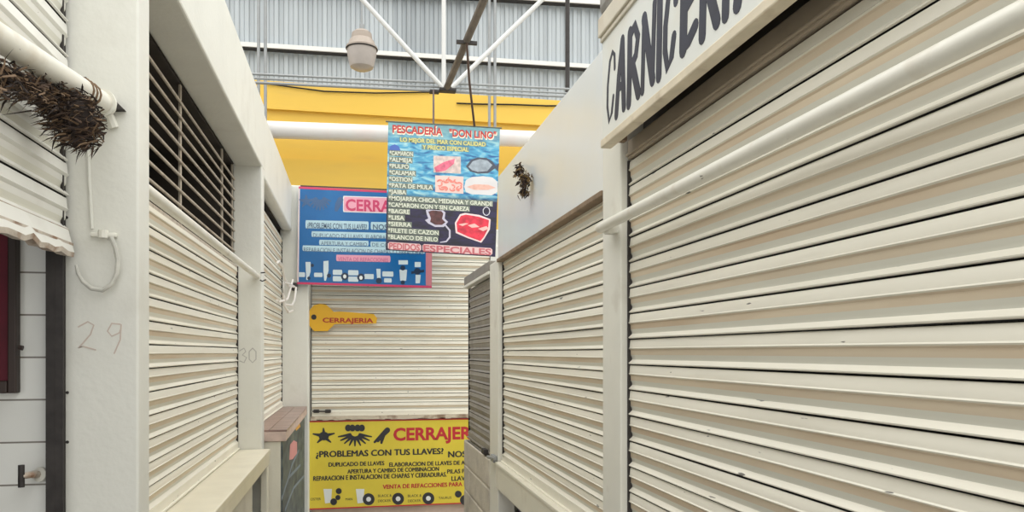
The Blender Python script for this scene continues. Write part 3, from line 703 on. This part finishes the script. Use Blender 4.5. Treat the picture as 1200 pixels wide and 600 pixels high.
for (x0, y0, x1, y1) in ((349.5, 319, 357.5, 324.5), (368, 319.5, 378, 324.5), (390, 316, 401, 322), (390, 323.5, 401, 329.5), (408, 316.5, 420, 322.5), (408, 324, 420, 330), (427, 321, 438, 327), (448, 318, 461, 324), (450, 326, 459, 331)):
    s.poly(rrect(x0, y0, x1, y1, .02, 1.5), b=b)
s.put(b, 'product_picture', flat('pale_grey_print', (.60, .70, .74)))
b = MB()
for (x, y, r_) in ((404, 324, 4.5), (423, 325, 4.5), (366, 311, 2), (385.5, 323, 2.5), (444, 329, 3.5), (472, 314, 3), (472, 331, 2.5), (489, 318, 4), (362, 326, 2)): s.poly(ring(x, y, r_, r_, 12), lay=1.6, b=b)
s.poly([(482, 318), (497, 316), (497, 319), (482, 321)], lay=1.7, b=b)
s.put(b, 'spare_part_picture', flat('dark_navy_print', (.012, .03, .07)))
b = MB()
for (x, y) in ((404, 324), (423, 325.5)): s.poly(ring(x, y, 2, 2.4, 10), lay=2.5, b=b)
s.put(b, 'ring_hole', WHP)
b = MB(); b.cut()
for k in range(9):
    a = math.radians(195 + 150 * k / 8); b.ribbon(s.P, [s.q(375 + 5 * math.cos(a), 232 - 4 * math.sin(a)), s.q(375 + 13 * math.cos(a), 232 - 14 * math.sin(a))], [.03, .012], 0, .0012)
b.cut()
for k in range(5):
    a = math.radians(20 + 72 * k); b.ribbon(s.P, [s.q(359, 236), s.q(359 + 8 * math.cos(a), 236 - 7 * math.sin(a))], [.04, .012], 0, .0012)
b.cut(); b.ribbon(s.P, [s.q(399, 234), s.q(396, 240), s.q(394, 246)], [.05, .05, .03], 0, .0012)
s.put(b, 'key_picture', flat('greyblue_print', (.05, .12, .26)))

# fish banner
YF = 5.95
t = thing('banner', on_y(519, 300, YF), 'blue and black fish shop banner hanging in front of the blue banner', 'banner')
s = Sheet(YF, t)
def sea_mat():
    m = bpy.data.materials.new('sea_print_vinyl'); m.use_nodes = True; t2 = m.node_tree; p = t2.nodes['Principled BSDF']; p.inputs['Roughness'].default_value = .3
    tcn = t2.nodes.new('ShaderNodeTexCoord'); sp2 = t2.nodes.new('ShaderNodeSeparateXYZ'); t2.links.new(tcn.outputs['Generated'], sp2.inputs[0])
    mp = t2.nodes.new('ShaderNodeMapping'); mp.inputs['Rotation'].default_value = (0, .6, 0); mp.inputs['Scale'].default_value = (2, 1, 6); t2.links.new(tcn.outputs['Object'], mp.inputs[0])
    n = t2.nodes.new('ShaderNodeTexNoise'); n.inputs['Scale'].default_value = 4.5; n.inputs['Detail'].default_value = 5; n.inputs['Distortion'].default_value = .8; t2.links.new(mp.outputs[0], n.inputs[0])
    r = t2.nodes.new('ShaderNodeValToRGB'); e = r.color_ramp.elements
    e[0].position = .34; e[0].color = (.02, .10, .28, 1); e[1].position = .66; e[1].color = (.36, .62, .66, 1); x = e.new(.5); x.color = (.08, .36, .56, 1)
    t2.links.new(n.outputs['Fac'], r.inputs[0])
    r2 = t2.nodes.new('ShaderNodeValToRGB'); e = r2.color_ramp.elements
    e[0].position = .38; e[0].color = (.012, .010, .022, 1); e[1].position = .6; e[1].color = (.022, .016, .06, 1); t2.links.new(n.outputs['Fac'], r2.inputs[0])
    mr2 = t2.nodes.new('ShaderNodeMapRange'); mr2.inputs['From Min'].default_value = .42; mr2.inputs['From Max'].default_value = .47; t2.links.new(sp2.outputs['Z'], mr2.inputs['Value'])
    r3 = t2.nodes.new('ShaderNodeValToRGB'); e = r3.color_ramp.elements                 # grey-green band at the head of the print
    e[0].position = .84; e[0].color = (0, 0, 0, 1); e[1].position = .95; e[1].color = (.75, .75, .75, 1); t2.links.new(sp2.outputs['Z'], r3.inputs[0])
    m1 = t2.nodes.new('ShaderNodeMix'); m1.data_type = 'RGBA'; t2.links.new(mr2.outputs[0], m1.inputs[0]); t2.links.new(r2.outputs[0], m1.inputs[6]); t2.links.new(r.outputs[0], m1.inputs[7])
    m2 = t2.nodes.new('ShaderNodeMix'); m2.data_type = 'RGBA'; t2.links.new(r3.outputs[0], m2.inputs[0]); t2.links.new(m1.outputs[2], m2.inputs[6]); m2.inputs[7].default_value = (.20, .36, .36, 1)
    t2.links.new(m2.outputs[2], p.inputs['Base Color']); return m
b = MB(); b.prism(s.P, [s.q(*p) for p in ((455, 142.5), (586, 150), (580.5, 301), (452, 293))], -.003, 0); s.put(b, 'vinyl_sheet', sea_mat())
b = MB(); b.tube([on_y(452, 142.3, YF + .002), on_y(588, 150.2, YF + .002)], .006, 8); s.put(b, 'top_rod', flat('olive_rod', (.10, .11, .08)))
Tn = lambda x, y: y + (x - 455) * .058       # lines on the sheet fall slightly to the right
def ln(b, txt, x0, x1, y0, h, lay=2, bold=.02):
    b.cut(); a = s.q(x0, Tn(x0, y0 + h)); c = s.q(x1, Tn(x1, y0 + h)); hz = a[1] - s.q(x0, Tn(x0, y0 + h) + h)[1]
    vs, fs = text_polys(txt, 0, 1, 0, 1, bold)
    b.add([s.P(a[0] + (c[0] - a[0]) * u, a[1] + (c[1] - a[1]) * u + hz * v, .0007 * lay) for u, v in vs], fs)
HAL = flat('cream_print_halo', (.72, .70, .52)); OLV = flat('shadow_print', (.03, .035, .04))
b = MB(); ln(b, 'PESCADERÍA', 460, 519.5, 147.3, 9, 2, .05); ln(b, '"DON LINO"', 526.5, 582.5, 148.2, 8.5, 2, .05); s.put(b, 'heading_halo', flat('pale_yellow_print', (.84, .78, .62)))
b = MB(); ln(b, 'PESCADERÍA', 460, 518.5, 146, 9, 3, .03); ln(b, '"DON LINO"', 526.5, 581.5, 147, 8.5, 3, .03); s.put(b, 'heading', flat('scarlet_print', (.50, .03, .025)))
b = MB()
for (x0, x1, y0, y1) in ((468, 570, 159.7, 165.5), (494, 550, 167, 172.8)): s.poly([(x0, Tn(x0, y0)), (x1, Tn(x1, y0)), (x1, Tn(x1, y1)), (x0, Tn(x0, y1))], b=b)
s.put(b, 'subtitle_halo', flat('grey_teal_print', (.14, .24, .24)))
b = MB(); ln(b, 'LO MEJOR DEL MAR CON CALIDAD', 469, 569, 160, 5, 2, .03); ln(b, 'Y PRECIO ESPECIAL', 495, 549, 167.3, 5, 2, .03); s.put(b, 'subtitle', flat('lemon_print', (.66, .60, .20)))
b = MB(); s.poly([(456, 176), (457.5, 171), (462.5, 169), (467.5, 171.5), (469.5, 176.5)], b=b); s.put(b, 'blue_dome', flat('royal_print', (.06, .13, .45)))
b = MB(); b2 = MB()
items = [('*CAMARON', 484), ('*ALMEJA', 483), ('*PULPO', 479), ('*CALAMAR', 487), ('*OSTION', 483), ('*PATA DE MULA', 507), ('*JAIBA', 476), ('*MOJARRA CHICA, MEDIANA Y GRANDE', 577), ('*CAMARON CON Y SIN CABEZA', 550),
         ('*BAGRE', 480), ('*LISA', 474), ('*SIERRA', 482), ('*FILETE DE CAZON', 514), ('*BLANCO DE NILO', 513)]
for k, (tx, xe) in enumerate(items):
    y0 = 176.5 + k * 7.55
    x0 = 456.5 - k * .15
    ln(b, tx, x0, xe, y0, 5.0, 3, .02)
    s.poly([(x0 - .5, Tn(x0, y0 - .8)), (xe + .5, Tn(xe, y0 - .8)), (xe + .5, Tn(xe, y0 + 5.9)), (x0 - .5, Tn(x0, y0 + 5.9))], lay=1, b=b2)
s.put(b2, 'list_shadow', flat('list_shadow_print', (.17, .20, .16))); s.put(b, 'list_line', flat('cream_list_print', (.70, .72, .60)))
b = MB()
for x0, x1 in ((454.5, 493.5), (495, 577)):
    s.poly([(x0, Tn(x0, 285.5)), (x0 + 2, Tn(x0, 283.6)), (x1 - 2, Tn(x1, 283.6)), (x1, Tn(x1, 285.5)), (x1, Tn(x1, 290.5)), (x1 - 2, Tn(x1, 292.2)), (x0 + 2, Tn(x0, 292.2)), (x0, Tn(x0, 290.5))], b=b)
s.put(b, 'footer_halo', flat('pale_rose_print', (.74, .50, .50)))
b = MB(); ln(b, 'PEDIDOS', 456, 492, 284.2, 7.5, 3, .03); ln(b, 'ESPECIALES', 496, 575.5, 284.5, 7.5, 3, .03); s.put(b, 'footer', flat('dusty_red_print', (.52, .13, .15)))
b = MB(); s.poly([(508, 182.5), (540, 183.5), (540, 203.5), (508, 202)], b=b); s.put(b, 'fillet_picture', flat('pale_pink_photo', (.62, .50, .46), var=.3, scale=25))
b = MB(); s.poly([(509, 196), (520, 190), (533, 186), (532, 192), (522, 200), (511, 202)], lay=2, b=b); s.put(b, 'fillet_piece', flat('pink_photo', (.68, .14, .22), var=.4, scale=25))
b = MB(); s.poly([(546, 195), (552, 187), (560, 184.5), (570, 185), (577, 189), (581, 194.5), (585, 191), (584, 201), (580, 197.5), (572, 203), (560, 203.5), (551, 201)], b=b); s.put(b, 'fish_outline', flat('dark_slate_print', (.06, .07, .10)))
b = MB(); s.poly([(549, 195.5), (554, 189), (562, 186.5), (571, 188), (577, 193.5), (571, 200.5), (560, 201.5), (553, 199.5)], lay=2, b=b); s.put(b, 'fish_picture', flat('silver_grey_print', (.30, .35, .40), var=.25, scale=25))
b = MB(); s.poly([(510, 205.5), (543, 207), (543, 227), (510, 225)], b=b); s.put(b, 'shrimp_picture', flat('salmon_light_print', (.78, .55, .50)))
b = MB(); rs = random.Random(5)
for k in range(16):
    b.cut(); x, y, a = rs.uniform(514, 539), rs.uniform(209.5, 222.5), rs.uniform(0, 6)
    b.ribbon(s.P, [s.q(x + 3.2 * math.cos(a + q * .55), y + 2.4 * math.sin(a + q * .55)) for q in range(6)], [.011, .013, .013, .011, .008, .005], 0, .0014 + k * .00008)
s.put(b, 'shrimp', flat('coral_print', (.74, .22, .18), var=.2, scale=40))
b = MB(); s.poly([(544, 219), (546, 211), (553, 207.5), (566, 206.5), (577, 208), (583, 213), (583, 225), (576, 229), (552, 227.5), (546, 225)], b=b); s.put(b, 'plate_picture', flat('pale_grey_photo', (.66, .64, .64)))
b = MB(); s.poly([(547, 219), (556, 216), (572, 216.5), (581, 220), (572, 222.5), (556, 222.5)], lay=2, b=b); s.put(b, 'plated_fillet', flat('peach_photo', (.74, .42, .34), var=.15, scale=30))
b = MB(); s.poly([(499, 246), (506, 244.5), (518, 245.5), (522, 249), (521, 256), (525, 260), (520, 266), (510, 266), (502, 262), (498, 258), (502, 256), (500, 251)], b=b)
b.ribbon(s.P, [s.q(*p) for p in ((514, 265), (522, 264), (527, 270), (527, 278), (523, 283), (516, 284))], [.010, .014, .014, .014, .012, .006], 0, .001); s.put(b, 'shell_outline', flat('lilac_print', (.52, .50, .60)))
b = MB(); s.poly([(502, 248), (507, 246.5), (517, 247.5), (519.5, 250), (518, 256.5), (522, 260.5), (518, 263.5), (510, 263.5), (504, 260), (505, 256)], lay=2, b=b); s.put(b, 'shell_picture', flat('dark_maroon_print', (.09, .03, .03), var=.5, scale=30))
b = MB(); s.poly([(533, 261), (539, 251), (545, 249.5), (562, 252), (575, 257), (574, 269), (568, 279), (564, 284.5), (548, 279), (534, 273)], b=b); s.put(b, 'tuna_outline', flat('white_pink_print', (.80, .62, .62)))
b = MB(); s.poly([(535, 261.5), (540, 253), (546, 251.5), (561, 254), (573, 258), (572, 268), (567, 277.5), (563, 282.5), (549, 277.5), (536, 271.5)], lay=2, b=b); s.put(b, 'tuna_picture', flat('bright_red_photo', (.66, .03, .06), var=.35, scale=22))
b = MB()
for pts in ([(537, 263), (545, 261.5), (549, 262), (542, 265)], [(548, 264), (556, 262), (562, 266), (553, 267)], [(560, 268), (570, 265), (573, 268), (566, 271)]): s.poly(pts, lay=3, b=b)
s.put(b, 'tuna_fat_stripe', flat('pale_meat_print', (.82, .48, .44)))
b = MB(); b.ribbon(s.P, [s.q(570 + 4 * math.cos(k * .7), 247.5 + 5 * math.sin(k * .7)) for k in range(10)], .006, 0, .001); s.put(b, 'squid_ring', flat('white_ring_print', (.62, .62, .68)))
# the rods that hold it
for pts, r_ in (([(508, 106, 6.36), (508, 145.5, YF + .004)], .008), ([(547, 50, 5.50), (550, 95, 5.70), (556, 148, YF + .004)], .009)):
    b = MB(); b.tube([on_y(*p) for p in pts], r_, 8); s.put(b, 'hanging_rod', flat('dark_brown_rod', (.06, .03, .02)), None)

# ------------------------------------------------------------------ wire hooks beside the far left counter
YW = YP3 - .02
t = thing('wire_rack', on_y(334, 368, YP3 - .7), 'white bent wire hook rack on the far left pillar', 'hooks')
WW = mat('white_coated_wire', (.74, .70, .65), .4, var=.04)
WPTS = ([(345, 336), (338, 335), (333, 325), (331, 312), (327, 306), (324, 309)], [(345, 336), (340, 333), (333, 331), (332, 345), (334, 352), (337, 350), (343, 328)],
            [(332, 344), (333, 358), (338, 366), (343, 364)], [(347, 337), (345, 352), (342, 358), (334, 357)], [(333, 352), (327, 354), (325, 352)])
for pts in WPTS:
    b = MB(); b.tube([on_y(x, y, YP3 - .04 - (349 - x) * .05) for i, (x, y) in enumerate(pts)], .009, 8); link(b, 'wire_hook', WW, t, sm=True)
b = MB(); b.box(on_y(341, 331, YW - .08), on_y(349, 341, YP3), bev=.01); link(b, 'bracket', DARKM, t)

# ------------------------------------------------------------------ beyond the stalls: yellow wall, pipe, metal sheeting, roof frame
YY1 = 7.75
zt_ = on_y(400, 101, YY1).z; zm = on_y(400, 133, YY1).z; zl = on_y(400, 188, YY1).z
b = MB(); b.box((-4.5, YY1, CH + 1.16), (6.5, YY1 + .25, zl)); b.box((-4.5, YY1 + .03, zl), (6.5, YY1 + .25, zm)); b.box((-4.5, YY1 - .015, zm), (6.5, YY1 + .25, zt_))
struct(b, 'wall_back', YELLOW)
b = MB(); b.box((-4.5, YY1 + .25, 0), (6.5, YY1 + .35, zt_ - .3)); struct(b, 'wall_back_lower', WHITE)
# corrugated sheeting
SHA = mat('galvanised_sheet', (.42, .455, .475), .45, .25, var=.10, scale=2.5, stretch=(3, 1, .3)); SHB = mat('galvanised_sheet_pale', (.52, .56, .58), .5, .15, var=.08, scale=2.5, stretch=(3, 1, .3)); SHC = mat('galvanised_sheet_dull', (.33, .36, .38), .5, .25, var=.12, scale=2.5, stretch=(3, 1, .3))
b = MB(); rs = random.Random(9); x = -4.6; pit = .105; zlo, zhi = zt_ - .35, 8.2
prof = [(0, 0), (.30, 0), (.42, .02), (.80, .02), (.92, 0)]
cols = []; i = 0; mi = 0
sheet = 0
while x < 7:
    if i % 8 == 0: mi = rs.choice([0, 0, 0, 1, 1, 2])
    for u, dd in prof: cols.append((x + u * pit, YFAR - dd, mi))
    x += pit; i += 1
o = len(b.v)
for cx_, cy_, _ in cols: b.v += [Vector((cx_, cy_, zlo)), Vector((cx_, cy_, zhi))]
for k in range(len(cols) - 1): b.f.append((o + 2 * k, o + 2 * k + 2, o + 2 * k + 3, o + 2 * k + 1)); b.m.append(cols[k][2])
wb = link(b, 'wall_back_sheeting', [SHA, SHB, SHC], fixn=False); wb['kind'] = 'structure'
# ledge / gutter at the foot of the sheeting
PURL = mat('white_steel_purlin', (.72, .72, .70), .45, var=.03)
YPU = YFAR - .10
def purlin(pa, pb, h, label, Y=YPU, m=PURL):
    a = on_y(*pa, Y); c = on_y(*pb, Y); dz = (c.z - a.z) / (c.x - a.x)
    xa, xb = -4.2, 6.4; za = a.z + (xa - a.x) * dz; zb2 = a.z + (xb - a.x) * dz
    b = MB(); b.prism(lambda u, v, w_: Vector((u, Y + w_, v)), [(xa, za - h / 2), (xb, zb2 - h / 2), (xb, zb2 + h / 2), (xa, za + h / 2)], -.03, .062)
    b.prism(lambda u, v, w_: Vector((u, Y + w_, v)), [(xa, za - h / 2 - .012), (xb, zb2 - h / 2 - .012), (xb, zb2 - h / 2 - .001), (xa, za - h / 2 - .001)], -.01, .06, 1)
    return tag(link(b, 'purlin', [m, DARKM]), label, 'beam', 'steel purlins on the sheeting')
purlin((283, 52.5), (685, 78), .048, 'white steel purlin crossing the grey sheeting behind the lamp')
purlin((600, -3), (712, 4), .058, 'white steel purlin at the top edge of the photo', )
YTR = 6.40
# grey tubes running along above the yellow wall
for k, (pa, pb, r_, lb) in enumerate((((303, 87), (660, 104), .010, 'topmost thin grey tube above the yellow wall'), ((303, 92), (660, 109), .008, 'middle thin grey tube above the yellow wall'), ((303, 97), (660, 113), .012, 'lowest thin grey tube along the top of the yellow wall'))):
    a = on_y(*pa, YTR + .05); c = on_y(*pb, YTR + .05); dd = (c - a).normalized(); b = MB(); b.tube([a - dd * 3.2, c + dd * 3], r_, 8)
    tag(link(b, 'conduit_tube', STEEL, sm=True), lb, 'tube', 'thin grey tubes above the yellow wall')
# thin black cable sagging on the yellow wall
b = MB()
pts = [(535, 121), (560, 122), (600, 122.5), (640, 124), (660, 124)]
b.tube([on_y(x, y, YY1 - .03) for x, y in pts], .008, 6); tag(link(b, 'cable', BLACK), 'thin black cable along the right of the yellow wall', 'cable', 'black cables on the yellow wall')
b = MB(); b.tube([on_y(x, y, YY1 - .03) for x, y in ((312, 98), (380, 107), (440, 109), (505, 108))], .007, 6); tag(link(b, 'cable', BLACK), 'thin black cable along the left top of the yellow wall', 'cable', 'black cables on the yellow wall')
# big white pipe
YPI = 7.45
a = on_y(318, 152, YPI); c = on_y(622, 163, YPI); dd = (c - a).normalized()
b = MB(); b.tube([a - dd * 3, a, c, c + dd * 4], .079, 24)
tag(link(b, 'drain_pipe', mat('white_plastic_pipe', (.78, .75, .72), .35, var=.03, scale=3, dirt=(.74, .50, .45), dirt_amt=.35, dirt_scale=3), sm=True), 'thick white pipe crossing in front of the yellow wall', 'pipe')
# roof frame
t = thing('roof_truss', on_y(522, 108, YTR), 'white and dark steel roof struts meeting above the fish banner', 'truss')
TW = mat('white_steel_strut', (.64, .64, .62), .45, var=.03)
def ext(pa, pb, Ya, Yb, k):  # from pb through pa, carried on above
    A = on_y(*pa, Ya); B = on_y(*pb, Yb); return [B, B + (A - B) * k]
for pa, pb, r_ in (((425, 0), (519, 103), .019), ((520, 0), (520, 103), .018), ((635, 0), (529, 103), .019)):
    b = MB(); b.tube(ext(pa, pb, YTR, YTR, 2.2), r_, 10); link(b, 'strut', TW, t, sm=True)
nd = on_y(523, 104, YTR); b = MB(); b.tube(ext((567, 0), (523, 104), YTR * 311 / 413 + .12, YTR, 1.6), .027, 10); link(b, 'strut', mat('rusty_dark_strut', (.13, .11, .09), .7, .2, var=.3, scale=9), t, sm=True)['label'] = 'dark rusty strut reaching forward'
b = MB(); c = on_y(523, 106, YTR); b.box((c.x - .06, YTR - .04, c.z - .012), (c.x + .08, YTR + .04, c.z + .012), bev=.004); b.box((c.x - .14, YTR - .03, c.z - .03), (c.x - .06, YTR + .03, c.z - .008), bev=.004); link(b, 'node_plate', DARKM, t)
b = MB(); c = on_y(547, 50, 5.52); b.box((c.x - .075, c.y - .012, c.z - .012), (c.x + .075, c.y + .012, c.z + .012)); link(b, 'cross_clip', DARKM, t)
b = MB(); b.tube([on_y(665, 120, 6.6), on_y(665, -120, 6.6)], .020, 10); tag(link(b, 'steel_tube', DARKM, sm=True), 'dark upright steel tube behind the white panel at right', 'tube')
for xs_, Yv, yb2, lb in (((303, 311), 7.25, 160, 'thin grey upright conduit left of the lamp'), ((573.5, 580), 7.2, 160, 'thin grey upright conduit right of the roof struts')):
    for i, x in enumerate(xs_):
        b = MB(); b.tube([on_y(x, yb2, Yv), on_y(x, -150, Yv)], .014, 8)
        tag(link(b, 'conduit_tube', STEEL, sm=True), lb + (', the left of the pair' if i == 0 else ', the right of the pair'), 'tube', 'upright grey conduits')
# lamp
YLM = 7.0
k = (YLM * cs) / F * .99
c = on_y(424, 82, YLM)
t = thing('pendant_lamp', c, 'beige pendant lamp with frosted bowl hanging before the grey sheeting', 'lamp')
z = lambda py: (82 - py) * k
b = MB(); b.lathe(c, [(.001, 0), (9 * k, .4 * k), (13.5 * k, 3 * k), (15 * k, 8 * k), (16.8 * k, 17 * k), (17.5 * k, 25 * k), (16.5 * k, 25 * k), (14 * k, 8 * k), (.001, 3 * k)], 32)
gm = mat('frosted_lamp_bowl', (.40, .355, .32), .35, var=.04, scale=20); link(b, 'bowl', gm, t, sm=True)
b = MB(); b.lathe(c, [(17.6 * k, 24.5 * k), (18.6 * k, 25 * k), (18.4 * k, 27 * k), (16 * k, 29 * k), (14.5 * k, 34 * k), (12.5 * k, 36 * k), (11.5 * k, 43 * k), (8 * k, 46 * k), (.001, 47 * k)], 32); link(b, 'housing', mat('beige_lamp_housing', (.34, .28, .23), .5, var=.08, scale=14), t, sm=True)
b = MB(); b.lathe(c, [(18.2 * k, 23.5 * k), (18.9 * k, 24.5 * k), (18.2 * k, 25.3 * k), (17.4 * k, 24.5 * k)], 32); link(b, 'rim', DARKM, t, sm=True)
b = MB(); b.tube([c + Vector((0, 0, 46 * k)), c + Vector((0, 0, 54 * k))], .02, 8); b.tube([c + Vector((0, 0, 53 * k)), c + Vector((.0, 0, 180 * k))], .008, 8); link(b, 'hanging_cable', STEEL, t, sm=True)
